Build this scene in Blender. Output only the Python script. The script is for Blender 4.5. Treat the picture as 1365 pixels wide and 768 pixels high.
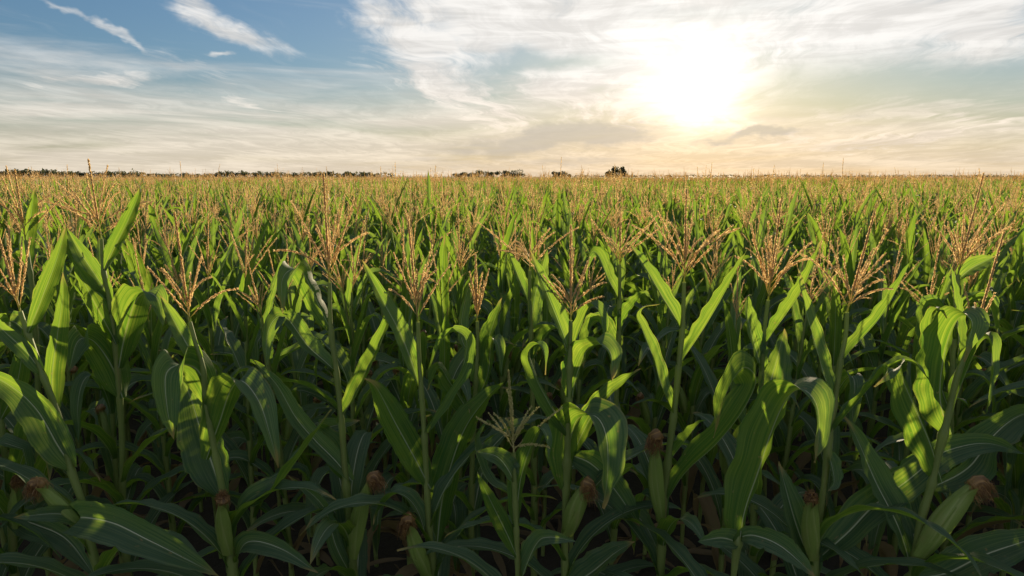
import bpy, math, random
import numpy as np
from mathutils import Vector

random.seed(7)
rng = np.random.default_rng(11)
scene = bpy.context.scene
for o in list(bpy.data.objects):
    bpy.data.objects.remove(o)
COL = scene.collection
R = math.radians

# ------------------------------------------------------------------ camera
FPX = 880.0                                   # focal length in pixels of the 1365 px wide photograph
PITCH = math.atan(149.0 / FPX)
CAM_H = 2.60
cam_d = bpy.data.cameras.new('camera')
cam = bpy.data.objects.new('camera', cam_d)
COL.objects.link(cam)
cam.location = (0, 0, CAM_H)
cam.rotation_euler = (math.pi / 2 - PITCH, 0, 0)
cam_d.sensor_width = 36.0
cam_d.lens = 36.0 * FPX / 1365.0
cam_d.clip_start = 0.05
cam_d.clip_end = 20000
scene.camera = cam


def ray(px, py):
    x = (px - 682.5) / FPX
    u = (384.0 - py) / FPX
    c, s = math.cos(PITCH), math.sin(PITCH)
    return np.array([x, c + u * s, -s + u * c])


def at(px, py, Y):
    d = ray(px, py)
    p = d * (Y / d[1])
    p[2] += CAM_H
    return p


def azel(px, py):
    d = ray(px, py)
    return math.degrees(math.atan2(d[0], d[1])), math.degrees(math.atan2(d[2], math.hypot(d[0], d[1])))


# ------------------------------------------------------------------ sky, sun, exposure
SUN_AZ, SUN_EL = azel(929, 126)
LAMP_EL = 7.8
SUN_STRENGTH = 5.0
SKY_STRENGTH = 0.10
scene.view_settings.view_transform = 'Standard'
scene.view_settings.look = 'None'
scene.view_settings.gamma = 1.0
scene.view_settings.use_curve_mapping = False
scene.view_settings.exposure = 0.80

world = bpy.data.worlds.new('World')
scene.world = world
world.use_nodes = True
NT = world.node_tree
NT.nodes.clear()


class G:
    """tiny helper to write node graphs as expressions"""
    def __init__(self, nt):
        self.nt = nt

    def new(self, kind):
        return self.nt.nodes.new(kind)

    def put(self, sock, v):
        if isinstance(v, bpy.types.NodeSocket):
            self.nt.links.new(v, sock)
        else:
            sock.default_value = v

    def m(self, op, a, b=None, c=None, clamp=False):
        n = self.new('ShaderNodeMath')
        n.operation = op
        n.use_clamp = clamp
        for i, v in enumerate((a, b, c)):
            if v is not None:
                self.put(n.inputs[i], v)
        return n.outputs[0]

    def add(self, a, b): return self.m('ADD', a, b)
    def sub(self, a, b): return self.m('SUBTRACT', a, b)
    def mul(self, a, b): return self.m('MULTIPLY', a, b)
    def div(self, a, b): return self.m('DIVIDE', a, b)

    def sstep(self, v, lo, hi, to0=0.0, to1=1.0):
        n = self.new('ShaderNodeMapRange')
        n.interpolation_type = 'SMOOTHSTEP'
        for i, x in enumerate((v, lo, hi, to0, to1)):
            self.put(n.inputs[i], x)
        return n.outputs[0]

    def vec(self, x, y, z=0.0):
        n = self.new('ShaderNodeCombineXYZ')
        for i, v in enumerate((x, y, z)):
            self.put(n.inputs[i], v)
        return n.outputs[0]

    def sep(self, v):
        n = self.new('ShaderNodeSeparateXYZ')
        self.put(n.inputs[0], v)
        return n.outputs

    def noise(self, v, scale=1.0, detail=4.0, rough=0.55, dist=0.0):
        n = self.new('ShaderNodeTexNoise')
        self.put(n.inputs['Vector'], v)
        n.inputs['Scale'].default_value = scale
        n.inputs['Detail'].default_value = detail
        n.inputs['Roughness'].default_value = rough
        n.inputs['Distortion'].default_value = dist
        return n.outputs[0]

    def mix(self, f, a, b, mode='MIX'):
        n = self.new('ShaderNodeMix')
        n.data_type = 'RGBA'
        n.blend_type = mode
        n.clamp_factor = True
        ins = [s for s in n.inputs if s.enabled]
        self.put(n.inputs['Factor'] if False else ins[0], f)
        self.put(ins[1], a if isinstance(a, bpy.types.NodeSocket) else (*a, 1.0))
        self.put(ins[2], b if isinstance(b, bpy.types.NodeSocket) else (*b, 1.0))
        return [s for s in n.outputs if s.enabled][0]

    def scale(self, col, k):
        n = self.new('ShaderNodeVectorMath')
        n.operation = 'SCALE'
        self.put(n.inputs[0], col)
        self.put(n.inputs['Scale'], k)
        return n.outputs[0]

    def vadd(self, a, b):
        n = self.new('ShaderNodeVectorMath')
        n.operation = 'ADD'
        self.put(n.inputs[0], a)
        self.put(n.inputs[1], b)
        return n.outputs[0]


g = G(NT)
tc = g.new('ShaderNodeTexCoord')
DIR = tc.outputs['Generated']
dx, dy, dz = g.sep(DIR)
sky = g.new('ShaderNodeTexSky')
sky.sky_type = 'NISHITA'
sky.sun_disc = False
sky.sun_elevation = R(SUN_EL)
sky.sun_rotation = R(SUN_AZ)
sky.altitude = 100
sky.air_density = 1.0
sky.dust_density = 0.6
sky.ozone_density = 2.0
az = g.mul(g.m('ARCTAN2', dx, dy), 57.2958)
el = g.mul(g.m('ARCSINE', g.m('MAXIMUM', g.m('MINIMUM', dz, 1.0), -1.0)), 57.2958)

# cloud deck seen in perspective: the streaks run away from the viewer and converge over the field
zc = g.add(g.m('MAXIMUM', dz, 0.0), 0.045)
plx, ply = g.div(dx, zc), g.div(dy, zc)
ca, sa = math.cos(R(9)), math.sin(R(9))
sx = g.sub(g.mul(plx, ca), g.mul(ply, sa))     # across the streaks
sy = g.add(g.mul(plx, sa), g.mul(ply, ca))     # along the streaks
warp = g.noise(g.vec(sx, g.mul(sy, 0.7), 3.0), 0.8, 3, 0.5)
wx = g.add(sx, g.mul(g.sub(warp, 0.5), 1.6))
fib = g.noise(g.vec(g.mul(wx, 1.5), g.mul(sy, 0.32), 1.0), 1.0, 7, 0.62)
fib2 = g.noise(g.vec(g.mul(wx, 4.5), g.mul(sy, 0.75), 7.0), 1.0, 6, 0.66)
puff = g.noise(g.vec(g.mul(plx, 1.0), g.mul(ply, 0.8), 9.0), 1.3, 7, 0.62)
low = g.noise(g.vec(g.mul(az, 0.045), g.mul(el, 0.42), 2.0), 1.0, 6, 0.58, 0.6)
lowb = g.noise(g.vec(g.mul(az, 0.11), g.mul(el, 1.1), 5.0), 1.0, 6, 0.6, 0.5)
# warped bearing / height used by the single clouds
wz1 = g.noise(g.vec(g.mul(az, 0.11), g.mul(el, 0.16), 0.0), 1.0, 5, 0.6)
wz2 = g.noise(g.vec(g.mul(az, 0.11), g.mul(el, 0.16), 31.0), 1.0, 5, 0.6)
azw = g.add(az, g.mul(g.sub(wz1, 0.5), 9.0))
elw = g.add(el, g.mul(g.sub(wz2, 0.5), 5.0))


def stroke(p0, p1, half, soft=1.0):
    """soft cloud streak from sky point p0 to p1 (both read off the picture as bearings)"""
    a0, e0 = azel(*p0)
    a1, e1 = azel(*p1)
    cx_, cy_ = (a0 + a1) / 2, (e0 + e1) / 2
    L = math.hypot(a1 - a0, e1 - e0) / 2
    ux, uy = (a1 - a0) / (2 * L), (e1 - e0) / (2 * L)
    hw = half / FPX * 57.3
    da, de = g.sub(azw, cx_), g.sub(elw, cy_)
    s = g.add(g.mul(da, ux / (L * 1.15)), g.mul(de, uy / (L * 1.15)))
    t = g.add(g.mul(da, -uy / hw), g.mul(de, ux / hw))
    r2 = g.add(g.m('POWER', g.m('ABSOLUTE', s), 4.0), g.mul(t, t))
    return g.m('EXPONENT', g.mul(r2, -soft))


bank = g.mul(stroke((560, -10), (1000, 100), 85), 1.0)
for args, k in (
    (((480, 20), (640, 140), 50), 0.9),
    (((640, 90), (900, 150), 60), 0.75),
    (((900, 60), (1400, 10), 55), 1.0),
    (((820, 130), (1380, 45), 40), 0.9),
    (((700, -40), (1400, -60), 90), 1.0),
    (((560, 150), (820, 130), 35), 0.7),
    (((930, 150), (1380, 140), 16), 0.65),
    (((1000, 190), (1400, 165), 24), 0.75),
    (((790, 120), (1030, 128), 62), 0.95),
):
    bank = g.m('MAXIMUM', bank, g.mul(stroke(*args), k))
wisp = stroke((240, -15), (395, 78), 18)
for args, k in (
    (((20, -12), (120, 28), 5), 0.75),
    (((105, 22), (225, 74), 6), 0.8),
    (((195, 62), (320, 120), 12), 0.55),
    (((225, 130), (470, 158), 14), 0.75),
    (((380, 150), (620, 120), 14), 0.5),
    (((0, 115), (235, 100), 14), 0.85),
    (((-60, 70), (120, 90), 16), 0.45),
    (((200, 75), (330, 150), 26), 0.62),
    (((220, 150), (560, 150), 20), 0.6),
    (((288, 72), (326, 79), 4), 0.8),
    (((0, 25), (50, 45), 4), 0.25),
):
    wisp = g.m('MAXIMUM', wisp, g.mul(stroke(*args), k))
hole = g.m('MAXIMUM', stroke((640, 92), (790, 78), 12), g.mul(stroke((1010, 128), (1420, 95), 26), 0.95))
hole = g.m('MAXIMUM', hole, g.mul(stroke((860, 22), (1060, 8), 7), 0.35))

fibs = g.add(g.mul(fib, 0.62), g.mul(fib2, 0.38))
bank_d = g.sstep(g.add(g.mul(bank, 1.0), g.mul(g.sub(fibs, 0.5), 2.6)), 0.20, 0.85)
wisp_d = g.sstep(g.add(wisp, g.mul(g.sub(g.add(g.mul(fib2, .6), g.mul(puff, .4)), 0.5), 1.9)), 0.22, 1.25)
veil_h = g.sstep(el, 12.5, 1.5)
veil = g.mul(g.sstep(g.add(g.mul(veil_h, 0.85), g.mul(g.sub(low, 0.5), 1.6)), 0.10, 0.95), 0.85)
thin = g.mul(g.sstep(fibs, 0.5, 0.72), 0.12)
behind = g.mul(g.m('MAXIMUM', g.sstep(dy, 0.30, -0.25), g.sstep(el, 32.0, 60.0)), g.sstep(fibs, 0.30, 0.62, 0.14, 0.64))  # unseen clouds added behind the camera and overhead for soft fill light
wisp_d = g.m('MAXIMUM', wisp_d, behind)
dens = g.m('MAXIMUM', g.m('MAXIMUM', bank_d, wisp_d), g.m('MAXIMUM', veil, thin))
dens = g.mul(dens, g.sub(1.0, g.mul(hole, 0.92)))

# angle to the sun
sd = (math.cos(R(SUN_EL)) * math.sin(R(SUN_AZ)), math.cos(R(SUN_EL)) * math.cos(R(SUN_AZ)), math.sin(R(SUN_EL)))
dn = g.new('ShaderNodeVectorMath')
dn.operation = 'DOT_PRODUCT'
NT.links.new(DIR, dn.inputs[0])
dn.inputs[1].default_value = sd
ang = g.mul(g.m('ARCCOSINE', g.m('MINIMUM', dn.outputs['Value'], 1.0)), 57.2958)
near = g.m('EXPONENT', g.mul(ang, -1 / 13.0))
core = g.mul(g.m('EXPONENT', g.div(ang, -1.6)), g.add(0.45, g.mul(fibs, 1.1)))

# cloud light: creamy, brighter towards the sun, warm low down; thick shreds are greyer
warm = g.sstep(el, 10.0, 0.0)
ccol = g.mix(warm, (0.71, 0.695, 0.67), (0.79, 0.70, 0.58))
ccol = g.mix(g.mul(warm, g.m('EXPONENT', g.mul(ang, -1 / 14.0))), ccol, (0.86, 0.62, 0.36))
shade = g.sstep(g.add(g.mul(lowb, 0.55), g.mul(fib2, 0.45)), 0.40, 0.62, 0.80, 1.06)
ccol = g.scale(ccol, g.mul(shade, g.add(0.96, g.mul(g.mul(near, g.sub(1.0, g.mul(warm, 0.75))), 0.22))))
# grey shreds hanging low below the sun
shred = g.m('MAXIMUM', g.mul(stroke((600, 195), (880, 172), 15), 1.0), g.mul(stroke((930, 182), (1060, 172), 7), 0.9))
for args, k in ((((0, 172), (180, 174), 5), .5), (((240, 190), (330, 192), 4), .5), (((560, 220), (840, 212), 12), .5), (((1100, 150), (1250, 150), 6), .3)):
    shred = g.m('MAXIMUM', shred, g.mul(stroke(*args), k))
shred_d = g.mul(g.sstep(g.add(shred, g.mul(g.sub(lowb, 0.5), 1.8)), 0.22, 0.90), 0.80)
ccol = g.mix(shred_d, ccol, (0.47, 0.42, 0.37))

base = g.scale(sky.outputs[0], SKY_STRENGTH)
tint = g.new('ShaderNodeVectorMath')
tint.operation = 'MULTIPLY'
NT.links.new(base, tint.inputs[0])
tint.inputs[1].default_value = (0.51, 0.64, 0.81)
# soft compression of the sky colour keeps the clear sky from blowing out
lum = g.m('MAXIMUM', g.sep(tint.outputs[0])[0], 0.0)
clear = g.scale(tint.outputs[0], g.div(1.0, g.add(1.0, g.mul(lum, 1.55))))
clear = g.mix(g.mul(warm, 0.8), clear, g.mix(1.0, clear, (1.0, 0.86, 0.72), 'MULTIPLY'))
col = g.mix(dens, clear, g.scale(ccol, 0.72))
glow = g.new('ShaderNodeCombineXYZ')
for i, (a, b) in enumerate(((1.20, 0.050), (1.08, 0.040), (0.90, 0.027))):
    g.put(glow.inputs[i], g.add(g.mul(core, a), g.mul(g.m('EXPONENT', g.mul(ang, -1 / 9.0)), b * 2.4)))
glow_k = g.mul(g.sub(1.0, g.mul(shred_d, 0.8)), g.sstep(el, 0.5, 5.5, 0.35, 1.0))
col = g.vadd(col, g.scale(glow.outputs[0], glow_k))
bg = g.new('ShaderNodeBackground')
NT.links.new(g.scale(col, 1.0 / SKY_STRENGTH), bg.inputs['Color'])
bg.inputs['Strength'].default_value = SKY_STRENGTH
wo = g.new('ShaderNodeOutputWorld')
NT.links.new(bg.outputs[0], wo.inputs['Surface'])

sun_d = bpy.data.lights.new('sun', 'SUN')
sun_d.energy = SUN_STRENGTH
sun_d.angle = R(0.6)
sun_d.color = (1.0, 0.80, 0.53)
sun = bpy.data.objects.new('sun', sun_d)
COL.objects.link(sun)
sdv = Vector((math.cos(R(LAMP_EL)) * math.sin(R(SUN_AZ)), math.cos(R(LAMP_EL)) * math.cos(R(SUN_AZ)), math.sin(R(LAMP_EL))))
sun.rotation_euler = sdv.to_track_quat('Z', 'Y').to_euler()
sun.location = sdv * 50


# ------------------------------------------------------------------ materials
def material(name):
    m = bpy.data.materials.new(name)
    m.use_nodes = True
    m.node_tree.nodes.clear()
    out = m.node_tree.nodes.new('ShaderNodeOutputMaterial')
    return m, G(m.node_tree), out


def surface(h, out, basecol, rough, trans=None, tfac=0.0, bump=None, bstr=0.2, bdist=0.002, spec=0.5):
    p = h.new('ShaderNodeBsdfPrincipled')
    h.put(p.inputs['Base Color'], basecol if isinstance(basecol, bpy.types.NodeSocket) else (*basecol, 1))
    h.put(p.inputs['Roughness'], rough)
    p.inputs['Specular IOR Level'].default_value = spec
    nrm = None
    if bump is not None:
        b = h.new('ShaderNodeBump')
        b.inputs['Strength'].default_value = bstr
        b.inputs['Distance'].default_value = bdist
        h.put(b.inputs['Height'], bump)
        nrm = b.outputs[0]
        h.put(p.inputs['Normal'], nrm)
    if trans is None:
        h.put(out.inputs['Surface'], p.outputs[0])
        return
    t = h.new('ShaderNodeBsdfTranslucent')
    h.put(t.inputs['Color'], trans if isinstance(trans, bpy.types.NodeSocket) else (*trans, 1))
    mx = h.new('ShaderNodeMixShader')
    h.put(mx.inputs[0], tfac)
    h.put(mx.inputs[1], p.outputs[0])
    h.put(mx.inputs[2], t.outputs[0])
    h.put(out.inputs['Surface'], mx.outputs[0])


def tone_uv(h):
    a = h.new('ShaderNodeAttribute')
    a.attribute_name = 'tone'
    oi = h.new('ShaderNodeObjectInfo')
    tone = h.m('FRACT', h.add(a.outputs['Fac'], oi.outputs['Random']))
    uv = h.new('ShaderNodeUVMap')
    uv.uv_map = 'uv'
    u, v, _ = h.sep(uv.outputs[0])
    return tone, u, v


def leaf_material():
    m, h, out = material('corn_leaf')
    tone, u, v = tone_uv(h)
    tz = h.mul(tone, 37.0)
    n1 = h.noise(h.vec(h.mul(u, 2.2), h.mul(v, 3.0), tz), 1.0, 5, 0.6)
    streak = h.noise(h.vec(h.mul(u, 26.0), h.mul(v, 1.6), tz), 1.0, 4, 0.6)
    vein = h.m('SINE', h.mul(u, 150.0))
    d = h.m('ABSOLUTE', h.sub(u, 0.5))
    rib_w = h.sub(0.030, h.mul(v, 0.019))
    rib = h.sub(1.0, h.sstep(d, h.mul(rib_w, 0.45), rib_w))
    c = h.mix(h.sstep(n1, 0.3, 0.7), (0.026, 0.070, 0.020), (0.048, 0.112, 0.025))
    c = h.mix(h.mul(tone, 0.55), c, (0.062, 0.115, 0.022))
    c = h.mix(h.mul(h.sstep(streak, 0.42, 0.70), 0.40), c, (0.085, 0.145, 0.045))
    geo = h.new('ShaderNodeNewGeometry')
    upper = geo.outputs['Backfacing']
    c = h.mix(h.mul(upper, 0.75), c, (0.060, 0.108, 0.074))  # glaucous upper side, with the bluish sky sheen put into its colour
    c = h.mix(h.mul(h.mul(upper, h.sstep(streak, 0.40, 0.72)), 0.35), c, (0.15, 0.20, 0.155))
    c = h.mix(h.mul(rib, h.add(0.55, h.mul(upper, 0.40))), c, (0.56, 0.62, 0.42))
    # dry tips, scuffs and small yellow flecks on some leaves
    spots = h.noise(h.vec(h.mul(u, 9.0), h.mul(v, 22.0), tz), 1.0, 3, 0.6)
    dry = h.mul(h.sstep(h.add(v, h.mul(h.sub(n1, 0.5), 0.40)), 0.87, 1.02), h.sstep(tone, 0.25, 0.5))
    dry = h.m('MAXIMUM', dry, h.mul(h.sstep(spots, 0.66, 0.73), 0.6))
    edge = h.mul(h.sstep(d, 0.44, 0.5), 0.35)
    dry = h.m('MAXIMUM', dry, h.mul(edge, h.sstep(n1, 0.45, 0.7)))
    c = h.mix(dry, c, (0.34, 0.27, 0.10))
    t = h.mix(h.sstep(streak, 0.35, 0.68), (0.140, 0.315, 0.022), (0.42, 0.580, 0.052))
    t = h.mix(h.mul(rib, 0.6), t, (0.30, 0.36, 0.10))
    t = h.mix(dry, t, (0.45, 0.33, 0.10))
    rough = h.add(0.52, h.mul(streak, 0.20))
    bmp = h.add(h.add(h.mul(vein, 0.25), h.mul(streak, 1.2)), h.mul(rib, 1.6))
    surface(h, out, c, rough, t, 0.42, bmp, 0.35, 0.0015, 0.28)
    return m


def stalk_material():
    m, h, out = material('corn_stalk')
    tone, u, v = tone_uv(h)
    tz = h.mul(tone, 21.0)
    s = h.noise(h.vec(h.mul(u, 22.0), h.mul(v, 1.5), tz), 1.0, 4, 0.6)
    b = h.noise(h.vec(h.mul(u, 3.0), h.mul(v, 5.0), tz), 1.0, 4, 0.6)
    c = h.mix(s, (0.13, 0.20, 0.046), (0.25, 0.31, 0.100))
    c = h.mix(h.mul(h.sstep(b, 0.52, 0.75), 0.5), c, (0.26, 0.22, 0.09))
    surface(h, out, c, 0.45, (0.34, 0.44, 0.09), 0.28, s, 0.3, 0.001)
    return m


def tassel_material():
    m, h, out = material('corn_tassel')
    tone, u, v = tone_uv(h)
    n = h.noise(h.vec(h.mul(u, 7.0), h.mul(v, 40.0), h.mul(tone, 9.0)), 1.0, 3, 0.6)
    c = h.mix(n, (0.53, 0.39, 0.20), (0.76, 0.61, 0.35))
    c = h.mix(h.mul(tone, 0.4), c, (0.54, 0.36, 0.21))
    green = h.sub(1.0, h.sstep(v, 0.0, 0.16))
    c = h.mix(green, c, (0.22, 0.26, 0.06))
    t = h.mix(green, (0.88, 0.67, 0.33), (0.46, 0.52, 0.12))
    surface(h, out, c, 0.6, t, 0.58, None)
    return m


def young_tassel_material():
    m, h, out = material('young_tassel')
    tone, u, v = tone_uv(h)
    n = h.noise(h.vec(h.mul(u, 7.0), h.mul(v, 40.0), h.mul(tone, 9.0)), 1.0, 3, 0.6)
    c = h.mix(n, (0.40, 0.38, 0.15), (0.66, 0.60, 0.30))
    surface(h, out, c, 0.6, (0.5, 0.5, 0.16), 0.4, None)
    return m


def husk_material():
    m, h, out = material('ear_husk')
    tone, u, v = tone_uv(h)
    tz = h.mul(tone, 15.0)
    s = h.noise(h.vec(h.mul(u, 90.0), h.mul(v, 1.2), tz), 1.0, 3, 0.6)
    lap = h.m('FRACT', h.add(h.mul(u, 4.0), h.mul(v, 0.55)))
    b = h.noise(h.vec(h.mul(u, 5.0), h.mul(v, 3.0), tz), 1.0, 4, 0.6)
    c = h.mix(s, (0.10, 0.18, 0.030), (0.26, 0.35, 0.085))
    c = h.mix(h.mul(h.sstep(lap, 0.80, 1.0), 0.55), c, (0.30, 0.36, 0.13))
    c = h.mix(h.mul(h.sstep(b, 0.5, 0.72), 0.45), c, (0.25, 0.27, 0.09))
    c = h.mix(h.sstep(h.add(v, h.mul(h.sub(s, .5), .3)), 0.92, 1.05), c, (0.32, 0.20, 0.07))
    surface(h, out, c, 0.45, (0.30, 0.42, 0.06), 0.2, h.add(s, h.mul(lap, 0.8)), 0.6, 0.003)
    return m


def silk_material():
    m, h, out = material('corn_silk')
    tone, u, v = tone_uv(h)
    c = h.mix(h.sstep(v, 0.05, 0.9), (0.40, 0.26, 0.09), (0.075, 0.032, 0.016))
    c = h.mix(h.sstep(h.m('FRACT', h.mul(u, 7.31)), 0.65, 0.8), c, (0.34, 0.20, 0.07))
    surface(h, out, c, 0.5, (0.42, 0.24, 0.09), 0.3, None)
    return m


def soil_material():
    m, h, out = material('field_soil')
    tcn = h.new('ShaderNodeTexCoord')
    p = tcn.outputs['Object']
    n = h.noise(p, 2.2, 8, 0.65)
    f = h.noise(p, 18.0, 5, 0.7)
    c = h.mix(n, (0.013, 0.010, 0.007), (0.036, 0.027, 0.017))
    c = h.mix(h.mul(h.sstep(f, 0.55, 0.75), 0.5), c, (0.075, 0.055, 0.030))
    surface(h, out, c, 0.9, None, 0, h.add(n, f), 0.7, 0.05)
    return m


def litter_material():
    m, h, out = material('dry_leaf')
    tone, u, v = tone_uv(h)
    n = h.noise(h.vec(h.mul(u, 12.0), h.mul(v, 2.0), h.mul(tone, 9.0)), 1.0, 4, 0.6)
    c = h.mix(n, (0.06, 0.045, 0.024), (0.17, 0.125, 0.065))
    surface(h, out, c, 0.7, (0.3, 0.2, 0.08), 0.25, None)
    return m


def crown_material():
    m, h, out = material('tree_foliage')
    tone, u, v = tone_uv(h)
    c = h.mix(tone, (0.060, 0.062, 0.030), (0.110, 0.105, 0.055))
    surface(h, out, c, 0.6, (0.12, 0.14, 0.03), 0.25, None)
    return m


def bark_material():
    m, h, out = material('tree_bark')
    tcn = h.new('ShaderNodeTexCoord')
    n = h.noise(tcn.outputs['Object'], 1.5, 5, 0.6)
    surface(h, out, h.mix(n, (0.05, 0.035, 0.025), (0.12, 0.09, 0.06)), 0.9)
    return m


M_LEAF, M_STALK, M_TASSEL, M_YTASSEL = leaf_material(), stalk_material(), tassel_material(), young_tassel_material()
M_HUSK, M_SILK, M_SOIL, M_LITTER = husk_material(), silk_material(), soil_material(), litter_material()
def dry_leaf_material():
    m, h, out = material('withered_leaf')
    tone, u, v = tone_uv(h)
    n = h.noise(h.vec(h.mul(u, 16.0), h.mul(v, 2.0), h.mul(tone, 9.0)), 1.0, 5, 0.65)
    b = h.noise(h.vec(h.mul(u, 2.0), h.mul(v, 4.0), h.mul(tone, 19.0)), 1.0, 4, 0.6)
    c = h.mix(n, (0.085, 0.060, 0.028), (0.21, 0.155, 0.08))
    c = h.mix(h.mul(h.sstep(b, 0.5, 0.7), h.sub(1.0, v)), c, (0.12, 0.15, 0.04))
    surface(h, out, c, 0.75, (0.42, 0.30, 0.12), 0.3, n, 0.5, 0.002)
    return m


M_DRY = dry_leaf_material()
M_CROWN, M_BARK = crown_material(), bark_material()


# ------------------------------------------------------------------ mesh helpers (all quads, numpy)
def grid_quads(n, m, closed=False):
    i = np.arange(n - 1)[:, None]
    j = np.arange(m if closed else m - 1)[None, :]
    j2 = (j + 1) % m
    return np.stack([i * m + j, i * m + j2, (i + 1) * m + j2, (i + 1) * m + j], -1).reshape(-1, 4)


class Shape:
    """vertices, quads, one uv and one tone per vertex, one material slot per quad"""
    def __init__(self):
        self.V, self.Q, self.U, self.T, self.M, self.n = [], [], [], [], [], 0

    def put(self, V, Q, U, mat=0, tone=0.0):
        self.V.append(V)
        self.Q.append(Q + self.n)
        self.U.append(U)
        self.T.append(np.full(len(V), tone) if np.isscalar(tone) else tone)
        self.M.append(np.full(len(Q), mat))
        self.n += len(V)
        return self

    def pack(self):
        return [np.concatenate(x) for x in (self.V, self.Q, self.U, self.T, self.M)]


def make_mesh(name, shape, mats, smooth=True):
    V, Q, U, T, MI = shape.pack() if isinstance(shape, Shape) else shape
    me = bpy.data.meshes.new(name)
    nq = len(Q)
    me.vertices.add(len(V))
    me.vertices.foreach_set('co', np.ascontiguousarray(V, np.float32).ravel())
    me.loops.add(nq * 4)
    me.loops.foreach_set('vertex_index', np.ascontiguousarray(Q, np.int32).ravel())
    me.polygons.add(nq)
    me.polygons.foreach_set('loop_start', np.arange(0, nq * 4, 4, dtype=np.int32))
    me.polygons.foreach_set('loop_total', np.full(nq, 4, np.int32))
    me.polygons.foreach_set('material_index', np.ascontiguousarray(MI, np.int32))
    me.polygons.foreach_set('use_smooth', np.full(nq, smooth))
    uvl = me.uv_layers.new(name='uv')
    uvl.data.foreach_set('uv', np.ascontiguousarray(U[Q.ravel()], np.float32).ravel())
    at_ = me.attributes.new('tone', 'FLOAT', 'POINT')
    at_.data.foreach_set('value', np.ascontiguousarray(T, np.float32))
    for m in mats:
        me.materials.append(m)
    me.update(calc_edges=True)
    return me


def link(name, me, parent=None, loc=(0, 0, 0)):
    o = bpy.data.objects.new(name, me)
    COL.objects.link(o)
    o.location = loc
    if parent is not None:
        o.parent = parent
    return o


def smooth_path(P, n):
    """Catmull-Rom through P, resampled to n points evenly along its length"""
    P = np.asarray(P, float)
    if len(P) == 2:
        P = np.stack([P[0], (P[0] + P[1]) / 2, P[1]])
    E = np.vstack([2 * P[0] - P[1], P, 2 * P[-1] - P[-2]])
    out = []
    for i in range(1, len(E) - 2):
        t = np.linspace(0, 1, 16, endpoint=False)[:, None]
        p0, p1, p2, p3 = E[i - 1], E[i], E[i + 1], E[i + 2]
        out.append(0.5 * (2 * p1 + (p2 - p0) * t + (2 * p0 - 5 * p1 + 4 * p2 - p3) * t ** 2 + (3 * p1 - p0 - 3 * p2 + p3) * t ** 3))
    out = np.vstack(out + [P[-1:]])
    L = np.concatenate([[0], np.cumsum(np.linalg.norm(np.diff(out, axis=0), axis=1))])
    s = np.linspace(0, L[-1], n)
    return np.stack([np.interp(s, L, out[:, k]) for k in range(3)], 1)


def unit(a):
    return a / np.maximum(np.linalg.norm(a, axis=-1, keepdims=True), 1e-9)


def tangents(C):
    return unit(np.gradient(C, axis=0))


def leaf_shape(C, wref, width, M=9, ruffle=0.10, base_wrap=1.9, cup=0.55, seed=0, rbase=0.012, crease=0.22):
    """a strap leaf on the centre line C; wref says which way its width runs"""
    rs = np.random.default_rng(seed)
    n = len(C)
    s = np.linspace(0, 1, n)
    T = tangents(C)
    W = np.broadcast_to(np.asarray(wref, float), (n, 3)).copy()
    W = unit(W - (W * T).sum(1, keepdims=True) * T)
    for i in range(1, n):
        if (W[i] * W[i - 1]).sum() < 0:
            W[i] *= -1
    N = np.cross(T, W)
    k = int(np.argmin(np.abs(T[: max(3, int(n * .8)), 2])))
    if N[k, 2] < 0:
        W, N = -W, -N
    up = np.clip(s / 0.30, 0, 1)
    grow = 0.52 + 0.48 * np.sin(up * math.pi / 2)
    tt = np.clip((s - 0.36) / 0.64, 0, 1)
    prof = grow * np.maximum(1 - tt ** (1.9 + .5 * rs.random()), 0.012)
    half = width * 0.5 * prof * (1 + 0.035 * np.sin(s * 9 + rs.random() * 6))
    e = np.exp(-(s / 0.085) ** 1.5)
    phi = base_wrap * e + (cup * (1 - 0.6 * s)) * (1 - e)
    q = np.linspace(-1, 1, M)[None, :]
    Rr = (half / np.maximum(phi, 0.05))[:, None]
    X = Rr * np.sin(q * phi[:, None])
    Z = Rr * (1 - np.cos(q * phi[:, None]))
    Z = Z + crease * half[:, None] * np.abs(q) * (1 - e)[:, None]
    ph, fr = rs.random() * 6, 3.5 + 3 * rs.random()
    ph2, fr2 = rs.random() * 6, 4.0 + 3.5 * rs.random()
    env = np.clip(s / 0.15, 0, 1) * (1 - 0.4 * s)
    ruf = np.where(q > 0, np.sin(s * fr * 6.28 + ph)[:, None], np.sin(s * fr2 * 6.28 + ph2)[:, None])
    Z = Z + ruffle * width * env[:, None] * ruf * np.abs(q) ** 2.2
    rag = 1 + (0.022 * rs.normal(size=(n, M)) - 0.14 * (rs.random((n, M)) < 0.022)) * (np.abs(q) > 0.95) * (s > 0.25)[:, None]
    X = X * rag
    off = -N * (rbase * e)[:, None]
    V = C[:, None, :] + off[:, None, :] + W[:, None, :] * X[..., None] + N[:, None, :] * Z[..., None]
    U = np.stack([np.broadcast_to((q + 1) / 2, (n, M)), np.broadcast_to(s[:, None], (n, M))], -1)
    return V.reshape(-1, 3), grid_quads(n, M), U.reshape(-1, 2)


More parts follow.
